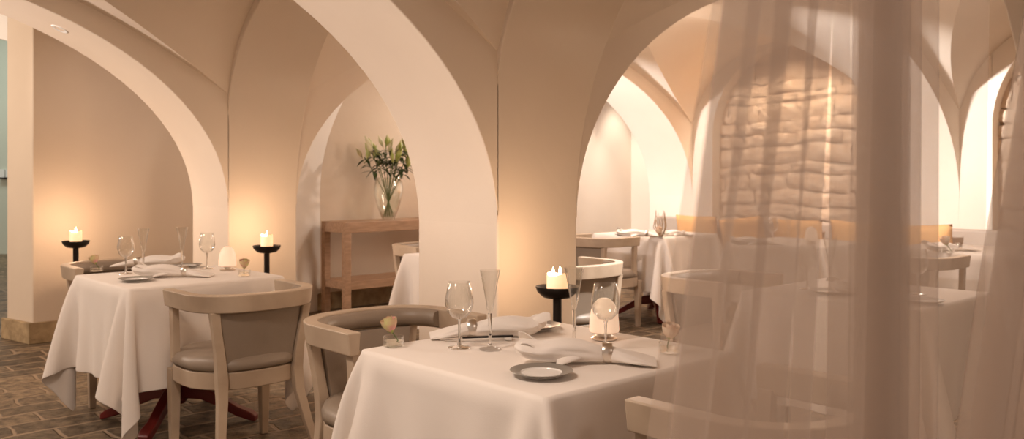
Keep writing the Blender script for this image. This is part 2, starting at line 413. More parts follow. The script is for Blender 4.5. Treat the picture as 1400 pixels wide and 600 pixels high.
def cloth_sim(seed, n=78, drop=.455, steps=230, iters=14):
    rs = np.random.RandomState(seed)
    S = T+2*drop; g = np.linspace(-S/2, S/2, n+1); h = g[1]-g[0]
    X, Y = np.meshgrid(g, g, indexing='ij')
    half = T/2
    p = np.stack([X, Y, np.full_like(X, .7465)], -1)
    cx, cy = np.clip(X, -half, half), np.clip(Y, -half, half)
    over = np.hypot(X-cx, Y-cy)
    # start with the skirt part-way down
    th = 1.0*np.clip(over/.06, 0, 1)
    dx, dy = X-cx, Y-cy
    p[..., 0] = cx+dx*np.cos(th); p[..., 1] = cy+dy*np.cos(th); p[..., 2] = .7465-over*np.sin(th)
    ang = np.arctan2(Y, X)
    p[..., 0] += .012*np.sin(9*Y+seed)*(over > .03); p[..., 1] += .012*np.sin(8*X+2*seed)*(over > .03)
    p[..., :2] += rs.normal(0, .002, p[..., :2].shape)*(over > .03)[..., None]
    # twist the loose corners a little so that every fold falls to one side
    corner = (np.abs(dx) > 0) & (np.abs(dy) > 0)
    tw = .05*corner*over/.6
    p[..., 0] += -tw*np.sign(dy)*np.sign(1); p[..., 1] += tw*np.sign(dx)
    pin = (np.abs(X) < half+.1*h) & (np.abs(Y) < half+.1*h)
    w = np.where(pin, 0., 1.)
    prev = p.copy()
    def proj(di, dj, k, L):
        for par in (0, 1):
            if di: sa = slice(par*k if di > 0 else 0, None)
            i0 = np.arange(0, n+1-abs(di)); j0 = np.arange(max(0, -dj), n+1-max(0, dj))
            sel_i = i0 if di == 0 else i0[(i0//max(1, abs(di))) % 2 == par]
            sel_j = j0 if di != 0 else j0[(j0//max(1, abs(dj))) % 2 == par]
            if di == 0 or True:
                I, J = np.ix_(sel_i, sel_j)
                a = p[I, J]; b = p[I+di, J+dj]
                d = b-a; l = np.linalg.norm(d, axis=-1); wa, wb = w[I, J], w[I+di, J+dj]
                ws = wa+wb; ws = np.where(ws == 0, 1, ws)
                c = ((l-L)/np.maximum(l, 1e-9)*k/ws)[..., None]*d
                p[I, J] += c*wa[..., None]; p[I+di, J+dj] -= c*wb[..., None]
    R = .012
    for s in range(steps):
        damp = .97 if s < steps*.7 else .90
        v = (p-prev)*damp; prev = p.copy()
        v *= w[..., None]; p += v; p[..., 2] -= w*9.8*(1/60)**2*.5
        for it in range(iters):
            proj(1, 0, 1, h); proj(0, 1, 1, h)
            proj(1, 1, .5, h*2**.5); proj(1, -1, .5, h*2**.5)
            if it % 3 == 0: proj(3, 0, .22, 3*h); proj(0, 3, .22, 3*h)
            # rounded box collision with the top
            ax = np.abs(p[..., 0])-half; ay = np.abs(p[..., 1])-half; inside = (ax < .006) & (ay < .006) & (w > 0)
            up = .7465-p[..., 2]
            m1 = inside & (up > 0) & (up < np.minimum(-ax, -ay)+.006)
            p[..., 2] = np.where(m1, .7465, p[..., 2])
            m2 = inside & (up > 0) & ~m1
            mx = m2 & (ax > ay); my = m2 & ~(ax > ay)
            p[..., 0] = np.where(mx, np.sign(p[..., 0])*(half+.006), p[..., 0])
            p[..., 1] = np.where(my, np.sign(p[..., 1])*(half+.006), p[..., 1])
            p[..., 2] = np.maximum(p[..., 2], .012)
    vs = p.reshape(-1, 3); fs = [(i*(n+1)+j, (i+1)*(n+1)+j, (i+1)*(n+1)+j+1, i*(n+1)+j+1) for i in range(n) for j in range(n)]
    me = bpy.data.meshes.new('tablecloth'); me.from_pydata(vs.tolist(), [], fs); me.update(); me.shade_smooth(); me.materials.append(linen)
    cr = me.attributes.new('crease_edge', 'FLOAT', 'EDGE'); N1 = n+1; on = lambda k: abs(abs(g[k])-half) < .3*h; ins = lambda k: abs(g[k]) < half+.3*h
    for e in me.edges:
        (i0, j0), (i1, j1) = divmod(e.vertices[0], N1), divmod(e.vertices[1], N1)
        if (i0 == i1 and on(i0) and ins(j0) and ins(j1)) or (j0 == j1 and on(j0) and ins(i0) and ins(i1)): cr.data[e.index].value = .55
    return me
cloths = [cloth_sim(1), cloth_sim(2)]
table0 = make_table()
def table(c, what, var=0, rot=0):
    place(table0, (c[0], c[1], 0), RZ, 'square pedestal table with maroon feet under ' + what[0], 'table', 'square dining tables')
    o = bpy.data.objects.new('tablecloth', cloths[var]); COL.objects.link(o)
    o.location = (c[0], c[1], .003); o.rotation_euler = (0, 0, RZ+rot*PI/2)
    so = o.modifiers.new('thick', 'SOLIDIFY'); so.thickness = .0016; so.offset = 1
    s = o.modifiers.new('sub', 'SUBSURF'); s.levels = 1; s.render_levels = 1
    tag(o, what[1], 'tablecloth', 'white tablecloths')
TF, TL, T3, T4, T5, T6, T7 = (.10, 2.60), (-1.73, 4.56), (-.17, 5.8), (1.29, 7.9), (2.24, 6.9), (1.58, 3.92), (3.2, 6.25)
table(TF, ('the large front cloth', 'white linen cloth on the nearest table in the centre foreground'), 0, 0)
table(TL, ('the left cloth', 'white linen cloth with a hanging corner fold on the left table'), 1, 0)
table(T3, ('the cloth half hidden behind the central pier', 'white cloth partly hidden behind the central pier, before the console'), 0, 1)
table(T4, ('the far cloth by the bright arch', 'white cloth with pointed corner on the far table beside the bright arch'), 1, 1)
table(T5, ('the cloth before the stone niche', 'white cloth on the table in front of the stone niche bench'), 0, 2)
table(T6, ('the near cloth behind the sheer curtain', 'white cloth on the nearer table veiled by the sheer curtain'), 1, 2)
table(T7, ('the far right cloth behind the curtain', 'white cloth on the far right table seen through the curtain gap'), 0, 3)

# ------------------------------------------------------------------ chairs
CG = 'pale wood tub chairs'
for c, r, lab in [
    ((.575, 2.09), fV, 'pale wood tub chair in the right foreground, half behind the sheer curtain'),
    ((-.41, 3.13), fmV, 'pale wood tub chair behind the left side of the front table'),
    ((-1.25, 4.03), fV, 'pale wood tub chair with its taupe back to us at the left table'),
    ((-2.27, 5.10), fmV, 'pale wood tub chair behind the left table, below the left candle'),
    ((-.56, 6.52), fmV, 'tub chair between the console and the half hidden table'),
    ((.33, 5.22), fV, 'brightly lit tub chair just right of the central pier'),
    ((.76, 7.42), fU, 'tub chair seen from the side at the far table by the bright arch'),
    ((1.09, 4.46), fmV, 'tub chair behind the curtain, far side of the nearer veiled table'),
    ((2.62, 5.72), fU, 'tub chair at the far right table seen through the curtain gap')]:
    place(chair0, (c[0], c[1], 0), r, lab, 'chair', CG)

# ------------------------------------------------------------------ glassware
def make_wine():
    t = empty('wine_glass')
    bowl = [(.006, .085), (.022, .092), (.036, .108), (.0425, .130), (.0425, .148), (.038, .172), (.033, .197), (.0322, .1975), (.0372, .172), (.0415, .148), (.0415, .131), (.035, .110), (.021, .094), (.0005, .0885)]
    MB().lathe(bowl, 40).build('bowl', glass, t, smooth=True, sharp=60)
    MB().lathe([(.007, .086), (.0045, .078), (.0035, .05), (.0038, .02), (.007, .007), (.02, .004), (.034, .002), (.035, .0)], 32).build('stem_and_foot', solid_glass, t, smooth=True, sharp=60)
    return t
def make_flute():
    t = empty('champagne_flute')
    MB().lathe([(.004, .105), (.009, .118), (.016, .16), (.0245, .205), (.031, .236), (.0302, .236), (.0235, .205), (.015, .16), (.008, .12), (.0004, .112)], 36).build('bowl', glass, t, smooth=True, sharp=60)
    MB().lathe([(.006, .106), (.0065, .095), (.0045, .06), (.0045, .02), (.008, .008), (.022, .004), (.032, .002), (.033, 0)], 28).build('stem_and_foot', solid_glass, t, smooth=True, sharp=60)
    return t
def make_plate():
    t = empty('bread_plate')
    MB().lathe([(.0005, .006), (.052, .006), (.054, .009), (.0545, .0095), (.0545, .003), (.05, 0), (.0005, 0)], 48).build('well', porcelain, t, smooth=True, sharp=50)
    MB().lathe([(.0545, .0095), (.068, .0125), (.0815, .0155), (.082, .0145), (.068, .0085), (.0545, .004)], 48).build('grey_rim', rim_grey, t, smooth=True, sharp=50)
    return t
def make_napkin():
    """a linen napkin drawn through a silver ring, about .36 long, along X"""
    t = empty('napkin')
    rings = []; N = 40; nn = 48
    for k in range(nn+1):
        f = k/nn; x = -.20+.37*f
        ring_f = .64
        g = abs(f-ring_f)
        if f < ring_f:
            q_ = min(1, g/.45); w = .021+.045*q_**.8; h = .020+.012*math.sin(PI*min(1, g/.64))
        else:
            q_ = min(1, g/.36); w = .021+.040*math.sin(q_*PI*.62); h = .020*(1-q_)+.005
        endt = 1 if f > .04 else .55+.45*f/.04
        lift = .022*max(0, (.16-f)/.16)**1.3
        sk = .018*max(0, (.2-f)/.2)
        row = []
        for i in range(N):
            a = 2*PI*i/N; c, s = math.cos(a), math.sin(a)
            rip = 1+.07*math.sin(5*a+4*f)*min(1, g*6)+.04*math.sin(9*a-7*f)*min(1, g*6)
            row.append(Vector((x+sk*c, w*c*rip*endt, max(.001, h+lift+h*s*rip*(.95 if s > 0 else .98)))))
        rings.append(row)
    MB().loft(rings).build('cloth_roll', napkin_m, t, smooth=True, sharp=70)
    # two loose leaves of cloth that fan out of the end
    for (yy, l, up, tw, wd) in ((.02, .075, .05, .5, .05), (-.022, .06, .028, -.35, .045)):
        rows = []
        for k in range(9):
            f = k/8; rows.append([Vector((-.14-l*f, yy+tw*.05*f+wd*(j/6-.5)*(1-.75*f**1.5)*1.4, .024+up*math.sin(f*1.7)*.8+.012*math.sin(PI*j/6+f*2))) for j in range(7)])
        o = MB().loft(rows, close=False, caps=False).build('cloth_leaf', napkin_m, t, smooth=True, sharp=0)
        s = o.modifiers.new('t', 'SOLIDIFY'); s.thickness = .0018; s2 = o.modifiers.new('s', 'SUBSURF'); s2.levels = 1; s2.render_levels = 1
    # flat triangular leaf lying on the roll
    rows = []
    for k in range(11):
        f = k/10; rows.append([Vector((-.10+.11*f, -.068*(1-f)+(j/6-.5)*.075*(1-f)*1.2, .003+.044*math.sin(PI*(.12+.5*f))*(.35+.65*j/6))) for j in range(7)])
    o = MB().loft(rows, close=False, caps=False).build('cloth_leaf', napkin_m, t, smooth=True, sharp=0); s = o.modifiers.new('t', 'SOLIDIFY'); s.thickness = .0018
    rr = []
    for x, r in ((-.0145, .0265), (-.0125, .028), (.0125, .028), (.0145, .0265), (.0125, .0255), (-.0125, .0255), (-.0145, .0265)):
        rr.append([Vector((.0365+x, r*math.cos(2*PI*i/36), .0275+r*math.sin(2*PI*i/36))) for i in range(36)])
    MB().loft(rr, caps=False).build('silver_ring', silver, t, smooth=True, sharp=50)
    return t
def make_lamp():
    t = empty('table_lamp')
    MB().lathe([(.0005, 0), (.040, 0), (.041, .004), (.034, .008), (.022, .010), (.020, .016), (.030, .019), (.040, .020), (.040, .024), (.0005, .024)], 40).build('silver_base', silver, t, smooth=True, sharp=40)
    MB().lathe([(.046, .024), (.0475, .030), (.0465, .055), (.042, .088), (.033, .112), (.019, .126), (.010, .129), (.0005, .1295)], 40).build('glass_shade', shade_m, t, smooth=True, sharp=60)
    return t
def make_rose(pm=petal):
    t = empty('rose_in_glass')
    MB().lathe([(.0005, .004), (.029, .005), (.0305, .03), (.032, .03), (.0325, .002), (.0005, 0)], 32).build('glass_pot', glass, t, smooth=True, sharp=50)
    MB().lathe([(.0005, .007), (.0285, .007), (.029, .0165), (.0005, .0165)], 28).build('water', glass, t, smooth=True, sharp=50)
    MB().tube([(.017, -.004, .010), (.006, 0, .028), (-.004, .002, .043)], .0019, 8).build('stem', stem_green, t, smooth=True)
    m = MB(); ax = Vector((-.25, .05, 1)).normalized(); base = Vector((-.005, .002, .040)); sx = ax.orthogonal().normalized(); sy = ax.cross(sx)
    for L, (npet, r0, hgt) in enumerate(((3, .009, .050), (5, .016, .050), (5, .022, .044))):
        for k in range(npet):
            a0 = 2*PI*k/npet+L*.6; rows = []
            for i in range(7):
                f = i/6; rad = r0*(math.sin(min(1, f*1.25)*PI/2)**.8)*(1-.22*f*(L < 2))+.003*(L == 2)*f**3; z = hgt*f
                rows.append([base+ax*(z-.004*((j-3)/3)**2*f)+(sx*math.cos(a0+(j-3)*.27)+sy*math.sin(a0+(j-3)*.27))*(rad+.0006*L) for j in range(7)])
            m.loft(rows, close=False, caps=False)
    m.build('bloom', pm, t, smooth=True, sharp=0)
    m = MB()
    for k in range(5):
        a = 2*PI*k/5+.3; d = sx*math.cos(a)+sy*math.sin(a); p = ax.cross(d)
        A = [base-ax*.003, base+d*.011+ax*.006-p*.004, base+d*.011+ax*.006+p*.004, base+d*.016+ax*.022]
        m.add(A, [(0, 1, 2), (1, 3, 2)])
    m.build('sepals', bud_green, t, smooth=True, sharp=0)
    return t
def make_knife():
    t = empty('table_knife')
    MB().loft([[Vector((x, -w, z-h)), Vector((x, w, z-h)), Vector((x, w, z+h)), Vector((x, -w, z+h))] for x, w, z, h in ((-.005, .0045, .010, .0025), (.04, .005, .011, .003), (.12, .0055, .012, .0035), (.155, .005, .0125, .003))]).build('handle', black_handle, t, bevel=.002)
    MB().loft([[Vector((x, -w, z-.0008)), Vector((x, w, z-.0008)), Vector((x, w, z+.0008)), Vector((x, -w, z+.0008))] for x, w, z in ((-.075, .001, .006), (-.06, .007, .007), (-.02, .010, .009), (-.004, .006, .010))]).build('blade', steel, t)
    return t
def make_rest():
    return MB().box((-.012, -.022, 0), (.012, .022, .0095)).build('knife_rest', porcelain, None, bevel=.004)
wine0, flute0, plate0, nap0, lamp0, rose0, knife0, rest0 = make_wine(), make_flute(), make_plate(), make_napkin(), make_lamp(), make_rose(), make_knife(), make_rest()
rose_pale = make_rose(petal_w)
GZ = .7535
def put(proto, px, py, rz, lab, cat, grp=None, z=GZ, scale=None): return place(proto, P(px, py, z), rz, lab, cat, grp, scale)
WG, FG, PG, NG, RG, LG, KG = 'wine glasses', 'champagne flutes', 'grey rimmed bread plates', 'napkins in silver rings', 'roses in glass pots', 'glowing table lamps', 'black handled knives'
# front table
put(wine0, 628, 475, 0, 'empty wine glass on the front table, left of the two flutes', 'wine glass', WG)
put(flute0, 670, 477, 0, 'tall flute in the middle of the front table, beside the left wine glass', 'champagne flute', FG)
put(knife0, 634, 466, math.radians(7), 'black handled knife behind the left glasses of the front table', 'knife', KG)
put(rest0, 694, 464, math.radians(7), 'white knife rest holding the black knife on the front table', 'knife rest', 'white knife rests')
put(nap0, 660, 459, math.radians(188), 'white napkin in a silver ring at the back of the front table', 'napkin', NG)
put(plate0, 733, 449, 0, 'bread plate behind the rear napkin of the front table', 'plate', PG)
put(flute0, 785, 471, 0, 'tall flute in front of the right candle on the front table', 'champagne flute', FG)
put(wine0, 828, 478, 0, 'wine glass with the glowing lamp behind it on the front table', 'wine glass', WG)
put(lamp0, 826, 463, 0, 'glowing dome lamp on silver base on the front table', 'table lamp', LG)
put(nap0, 812, 495, math.radians(-6), 'white napkin in a silver ring in front of the lamp, front table', 'napkin', NG)
put(plate0, 740, 513, 0, 'nearest bread plate at the near corner of the front table', 'plate', PG)
put(rose0, 538, 473, math.radians(20), 'pink and green rose in a glass pot, left edge of the front table', 'rose', RG)
put(rose_pale, 915, 482, 2, 'pale rose in a glass pot, right edge of the front table by the curtain', 'rose', RG)
# left table
put(rose0, 132, 371, .6, 'pink rose in a glass pot at the left end of the left table', 'rose', RG)
put(wine0, 172, 374, 0, 'wine glass near the left corner of the left table', 'wine glass', WG)
put(flute0, 196, 373, 0, 'flute beside the left wine glass of the left table', 'champagne flute', FG)
put(plate0, 186, 384, 0, 'bread plate at the front edge of the left table', 'plate', PG)
put(knife0, 190, 369, math.radians(10), 'black handled knife behind the left wine glass of the left table', 'knife', KG)
put(nap0, 197, 363.5, math.radians(186), 'napkin lying at the back of the left table near the rear chair', 'napkin', NG)
put(nap0, 243, 378, math.radians(4), 'napkin in a silver ring at the front edge of the left table', 'napkin', NG)
put(plate0, 256, 365, 0, 'bread plate at the back of the left table under the right hand flute', 'plate', PG)
put(flute0, 249, 369.5, 0, 'flute between the napkin and the right wine glass of the left table', 'champagne flute', FG)
put(wine0, 283, 367, 0, 'wine glass left of the lamp on the left table', 'wine glass', WG)
put(lamp0, 311, 369, 0, 'glowing dome lamp on silver base on the left table', 'table lamp', LG)
put(rose0, 334, 377, 2.2, 'pink rose in a glass pot at the right end of the left table', 'rose', RG)
# far table by the bright arch
put(plate0, 853, 322.5, 0, 'dark bread plate on the far table beside the arch chair', 'plate', PG)
put(nap0, 878, 323.5, math.radians(-5), 'crumpled napkin on the far table by the bright arch', 'napkin', NG)
put(nap0, 930, 322, math.radians(10), 'napkin on the far table right at the curtain edge', 'napkin', NG, scale=.8)
ft = P(904, 325, GZ)
tv = empty('twig_arrangement'); tag(tv, 'dry twigs with a pink rose on the far table by the bright arch', 'flower arrangement')
tv.location = ft
MB().lathe([(.0005, 0), (.03, 0), (.034, .03), (.031, .06), (.0285, .06), (.029, .03), (.0005, .006)], 24).build('glass_pot', glass, tv, smooth=True)
m = MB()
for k in range(16):
    a = 2*PI*k/16; r = random.uniform(.03, .07); h = random.uniform(.17, .24); b = random.uniform(-.6, .6)
    m.tube([(.012*math.cos(a), .012*math.sin(a), .01), (r*math.cos(a), r*math.sin(a), h*.5), (r*.8*math.cos(a+b), r*.8*math.sin(a+b), h)], [.0035, .003, .0018], 5)
m.build('twigs', twig, tv, smooth=True)
m = MB(); m.lathe([(.0005, .03), (.02, .035), (.028, .055), (.022, .08), (.0005, .09)], 12, (-.02, -.02, .01)); m.build('pink_bloom', petal_w, tv, smooth=True)
m = MB()
for k in range(5):
    a = -.6+.5*k; d = Vector((math.cos(a), math.sin(a)-.6, 0)).normalized(); p = Vector((-d.y, d.x, 0)); b = Vector((.01, -.02, .03))
    m.add([b, b+d*.03+p*.014, b+d*.06+Vector((0, 0, .006)), b+d*.03-p*.014], [(0, 1, 2, 3)])
m.build('leaves', green, tv)
# table before the niche
put(lamp0, 1109, 333, 0, 'glowing dome lamp on the table before the stone niche', 'table lamp', LG)
put(flute0, 1078, 333, 0, 'flute left of the lamp on the niche table', 'champagne flute', FG)
put(wine0, 1056, 333, 0, 'wine glass on the niche table, veiled by the curtain', 'wine glass', WG)
put(nap0, 1036, 335, 0, 'napkin on the left side of the niche table', 'napkin', NG)
put(flute0, 1090, 331, 0, 'flute close to the lamp on the niche table', 'champagne flute', FG)
# nearer veiled table
put(flute0, 1135, 397, 0, 'flute on the nearer veiled table', 'champagne flute', FG)
put(plate0, 1132, 401, 0, 'bread plate at the flute on the nearer veiled table', 'plate', PG)
put(wine0, 1255, 402, 0, 'wine glass seen through the curtain gap on the nearer veiled table', 'wine glass', WG)
put(plate0, 1262, 414, 0, 'bread plate seen through the curtain gap on the nearer veiled table', 'plate', PG)
put(wine0, 1104, 395, 0, 'wine glass left of the flute on the nearer veiled table', 'wine glass', WG)
put(nap0, 1195, 400, .3, 'napkin between the two bread plates of the nearer veiled table', 'napkin', NG)
# far right table
put(nap0, 1303, 343, .2, 'napkin on the far right table seen through the curtain gap', 'napkin', NG)
put(rose_pale, 1296, 346, 0, 'rose in a glass pot on the far right table', 'rose', RG, scale=1.3)

# ------------------------------------------------------------------ candle stands
def candle_stand(loc, lab, flames, rw=.041, ch=.112, seed=0):
    s = empty('candle_stand', (loc[0], loc[1], 0)); tag(s, 'black iron candle stand ' + lab, 'candle stand', 'black iron candle stands')
    MB().lathe([(.0005, 0), (.13, 0), (.13, .008), (.06, .016), (.0005, .016)], 32).build('base', iron, s, smooth=True, sharp=40)
    MB().lathe([(.02, .016), (.019, .74), (.024, .752)], 20).build('post', iron, s, smooth=True)
    MB().lathe([(.0005, .745), (.03, .746), (.06, .754), (.083, .772), (.090, .787), (.094, .789), (.094, .784), (.087, .764), (.062, .742), (.025, .735), (.0005, .735)], 40).build('dish', iron, s, smooth=True, sharp=60)
    c = empty('pillar_candle', (loc[0], loc[1], .7475)); tag(c, 'burning white pillar candle on the stand ' + lab, 'candle', 'burning pillar candles')
    rnd = random.Random(seed); n = 36
    prof = [(rw, 0), (rw, ch*.5), (rw*.99, ch*.93), (rw*.94, ch), (rw*.82, ch-.004), (rw*.6, ch-.016), (.0005, ch-.018)]
    rings = []
    for k, (r, z) in enumerate(prof):
        rings.append([Vector((r*math.cos(2*PI*i/n), r*math.sin(2*PI*i/n), z+(0 if k < 2 or k > 4 else .006*math.sin(2*PI*i/n*2+seed)))) for i in range(n)])
    MB().loft(rings).build('wax', wax, c, smooth=True, sharp=70)
    for (fx, fy) in flames:
        w_ = MB().tube([(fx, fy, ch-.02), (fx, fy, ch-.004)], .0012, 6).build('wick', black_handle, c)
        MB().lathe([(.0005, ch-.008), (.0035, ch-.002), (.0052, ch+.006), (.0035, ch+.018), (.0005, ch+.03)], 12, (fx, fy, 0)).build('flame', flame_m, w_, smooth=True)
        l = bpy.data.lights.new('candle_glow', 'POINT'); l.energy = CANDLE/len(flames); l.color = (1, .66, .42); l.shadow_soft_size = .012
        lo = bpy.data.objects.new('candle_glow', l); COL.objects.link(lo); lo.location = (loc[0]+fx, loc[1]+fy, .7475+ch+.05)
CANDLE = 8
candle_stand((-3.22, 6.48), 'at the left, before the back wall', [(0, 0)], seed=1)
candle_stand((-1.69, 6.05), 'before the pier left of the console', [(0, 0)], seed=2)
candle_stand((.197, 3.82), 'before the central pier', [(-.017, .006), (.014, -.012), (.012, .016)], rw=.046, ch=.095, seed=3)

# ------------------------------------------------------------------ console and lilies
CH = .848
cs = empty('console_table', (-1.49, 7.85, 0), ALPHA); tag(cs, 'oak console table with a lower shelf against the back wall, holding the lily vase', 'console table')
CLn, CD = 1.7, .42
MB().box((0, 0, CH-.095), (CLn, CD, CH)).build('top', oak, cs, bevel=.004)
for x in (0, CLn-.062):
    for y in (0, CD-.062): MB().box((x, y, 0), (x+.062, y+.062, CH-.095)).build('leg', oak, cs, bevel=.003)
MB().box((.062, .01, .24), (CLn-.062, CD-.01, .315)).build('shelf', oak, cs, bevel=.003)
for x in (.005, CLn-.057): MB().box((x, .062, .245), (x+.052, CD-.062, .31)).build('side_rail', oak, cs, bevel=.003)
VC = Vector((-1.187, 8.43, CH))
vs_ = empty('glass_vase', VC); tag(vs_, 'large clear glass vase on the console, filled with lily stems', 'vase')
MB().lathe([(.0005, .02), (.055, .02), (.075, .05), (.105, .13), (.132, .23), (.138, .30), (.130, .36), (.112, .395), (.125, .402), (.127, .399), (.1165, .393), (.135, .36), (.1425, .30), (.1365, .23), (.109, .13), (.08, .046), (.06, .012), (.0005, .012)], 44).build('body', water_glass, vs_, smooth=True, sharp=60)
for k in range(4):
    a = PI/4+k*PI/2+.2; m = MB(); m.lathe([(.0005, -.013), (.009, -.009), (.0125, 0), (.009, .009), (.0005, .013)], 14, (.068*math.cos(a), .068*math.sin(a), .0135)); m.build('ball_foot', water_glass, vs_, smooth=True)
MB().lathe([(.0005, .024), (.058, .024), (.078, .055), (.085, .075), (.0005, .075)], 32).build('water', glass, vs_, smooth=True, sharp=50)
rl = random.Random(11)
def leaf_strip(m, base, d, L, w, droop):
    d = Vector(d).normalized(); sd = d.cross(Vector((0, 0, 1))).normalized(); rows = []
    for k in range(7):
        f = k/6; c = base+d*L*f+Vector((0, 0, -droop*L*f*f)); ww = w*math.sin(PI*min(1, .08+f*.92))**.8
        rows.append([c-sd*ww+Vector((0, 0, .25*ww)), c, c+sd*ww+Vector((0, 0, .25*ww))])
    m.loft(rows, close=False, caps=False)
LT = [(-.29, .0, .60), (-.22, .08, .66), (-.17, -.10, .70), (-.10, .10, .63), (-.03, -.02, .71), (.03, .12, .69), (.08, -.10, .62), (.14, .05, .67), (.19, -.07, .72), (.24, .06, .64), (.27, -.03, .58)]
for k, (x, y, z) in enumerate(LT):
    t = empty('lily', VC+Vector((0, 0, 0))); ang = 0
    side = 'leaning left' if x < -.12 else ('leaning right' if x > .12 else 'upright')
    tag(t, 'lily stem with dark leaves and closed buds, %s in the glass vase' % side, 'lily', 'lilies in the vase, ' + side)
    dirx = Vector((x, y, 0)); bot = -dirx*.19; bot.z = .03
    top = Vector((x*.80, y*.8, z)); c1 = bot.lerp(top, .55)+Vector((0, 0, .04))
    c1.x *= .8; c1.y *= .8
    pts = []
    for i in range(13):
        f = i/12; pts.append(bot*(1-f)**2+c1*2*f*(1-f)+top*f*f)
    MB().tube(pts, .0042, 7).build('stem', stem_green, t, smooth=True)
    m = MB()
    for i in range(12):
        f = rl.uniform(.64, .96); b = bot*(1-f)**2+c1*2*f*(1-f)+top*f*f; a = rl.uniform(0, 2*PI)
        leaf_strip(m, b, (math.cos(a), math.sin(a), rl.uniform(-.3, .55)), rl.uniform(.08, .15), rl.uniform(.012, .019), rl.uniform(.2, .8))
    m.build('leaves', green, t, smooth=True, sharp=0)
    for i in range(rl.choice((2, 3, 3))):
        a = rl.uniform(0, 2*PI); d = Vector((math.cos(a)*.45+x*1.2, math.sin(a)*.45, 1)).normalized()
        b = top+Vector((math.cos(a)*.03, math.sin(a)*.03, rl.uniform(-.08, 0))); L = rl.uniform(.11, .15)
        mm = MB(); mm.tube([top-Vector((0, 0, .06)), b], .0025, 5); rr = [.005, .013, .019, .020, .015, .007, .001]
        mm.tube([b+d*L*i_/6 for i_ in range(7)], rr, 10)
        mm.build('bud', bud_green if rl.random() < .6 else bud_white, t, smooth=True, sharp=0)

# ------------------------------------------------------------------ bench along the stone niche
bn = empty('bench', uv(0, 0)); tag(bn, 'upholstered wall bench under the rough stone niche', 'bench')
def ubox(u0, u1, v0, v1, z0, z1):
    vs = [uv(u, v, z)-N3 for z in (z0, z1) for u, v in ((u0, v0), (u1, v0), (u1, v1), (u0, v1))]
    return MB().add(vs, [(0,3,2,1),(4,5,6,7),(0,1,5,4),(1,2,6,5),(2,3,7,6),(3,0,4,7)])
ubox(LU-.62, LU-.02, -.9, 3.3, 0, .34).build('base', oak, bn, bevel=.01)
ubox(LU-.66, LU-.06, -.88, 3.28, .341, .46).build('seat', bench_fab, bn, bevel=.03, seg=4)
ubox(LU-.12, LU-.02, -.9, 3.3, .461, .80).build('back', bench_fab, bn, bevel=.025, seg=4)
def make_cushion():
    n = 14; vs = []; fs = []
    for sgn in (1, -1):
        for i in range(n+1):
            for j in range(n+1):
                x, z = -1+2*i/n, -1+2*j/n; puff = (max(0, (1-x**4)*(1-z**4)))**.55
                vs.append((x*.27*(1-.05*(1-z*z)), sgn*.065*puff, .19+z*.19*(1-.05*(1-x*x))))
    k = (n+1)**2
    for i in range(n):
        for j in range(n):
            a = i*(n+1)+j; fs.append((a, a+n+1, a+n+2, a+1)); fs.append((k+a, k+a+1, k+a+n+2, k+a+n+1))
    o = mesh('cushion', vs, fs, orange_fab, smooth=True, sharp=0)
    w = o.modifiers.new('weld', 'WELD'); w.merge_threshold = .0005
    return o
cu = make_cushion()
for v, tilt, lab in ((2.62, 0, 'orange cushion at the left end of the bench'), (2.02, .12, 'slightly tilted orange cushion left of the niche table lamp'), (1.42, 0, 'orange cushion in the middle of the bench behind the lamp'), (.82, -.06, 'large orange cushion right of the niche lamp'), (.2, .05, 'orange cushion at the right end of the bench')):
    o = place(cu, uv(LU-.25, v, .461), fmU, lab, 'cushion', 'orange bench cushions'); o.rotation_euler = (-.12, tilt, fmU)

# ------------------------------------------------------------------ ceiling downlight in the left arch
pt = uv(-1.015, .31+LV); zz = 1.04+1.48*math.sqrt(1-((2.48-1.015)/2.48)**2)
dl = empty('recessed_downlight', (pt.x, pt.y, zz)); tag(dl, 'round recessed downlight set in the underside of the left arch', 'downlight')
sl = math.atan2(1.48**2*(2.48-1.015), 2.48**2*(zz-1.04))
dl.rotation_euler = Matrix.Rotation(sl, 3, V).to_euler() if False else (Matrix.Rotation(-(-sl), 3, V)).to_euler()
MB().lathe([(.034, -.002), (.050, -.004), (.055, .0), (.055, .012), (.034, .012)], 32).build('ring', white_metal, dl, smooth=True, sharp=40)
MB().lathe([(.034, .0), (.03, .008), (.0005, .010)], 24).build('reflector', rim_grey, dl, smooth=True, sharp=40)

# ------------------------------------------------------------------ sheer curtains
CB = V*.58
def on_line(px):
    r = (px-700)/1200; o = CB
    return (-o.x+o.y*r)/(U.x-U.y*r)
def curtain(name, turns, lab, edge_end=None, z0=.015, z1=2.30, off=0):
    """turns: (px at the height of the frame's lower edge, px at the upper edge, sideways offset)"""
    pts = []
    n = len(turns)
    def cr(a, b, c, d, f): return .5*((2*b)+(-a+c)*f+(2*a-5*b+4*c-d)*f*f+(-a+3*b-3*c+d)*f**3)
    for k in range(n-1):
        w = [turns[max(0, k-1)], turns[k], turns[k+1], turns[min(n-1, k+2)]]
        for i in range(8):
            f = i/8; pts.append([cr(w[0][c], w[1][c], w[2][c], w[3][c], f) for c in range(3)])
    pts.append(list(turns[-1]))
    NZ = 26; vs = []
    for j in range(NZ+1):
        z = z0+(z1-z0)*j/NZ; g = (z-.95)/.55     # 0 at the lower edge of the view, 1 at the upper
        gg = max(-.4, min(1.25, g))
        for (a, b, o) in pts:
            px = a+(b-a)*gg; s = on_line(px); taper = 1-.25*max(0, j/NZ-.6)
            vs.append(CB+U*s+V*(o*taper+off)+Vector((0, 0, z)))
    m = len(pts); fs = [(j*m+i, j*m+i+1, (j+1)*m+i+1, (j+1)*m+i) for j in range(NZ) for i in range(m-1)]
    o = mesh(name, vs, fs, sheer, smooth=True, sharp=0)
    tag(o, lab[0], 'curtain', lab[1]); return o
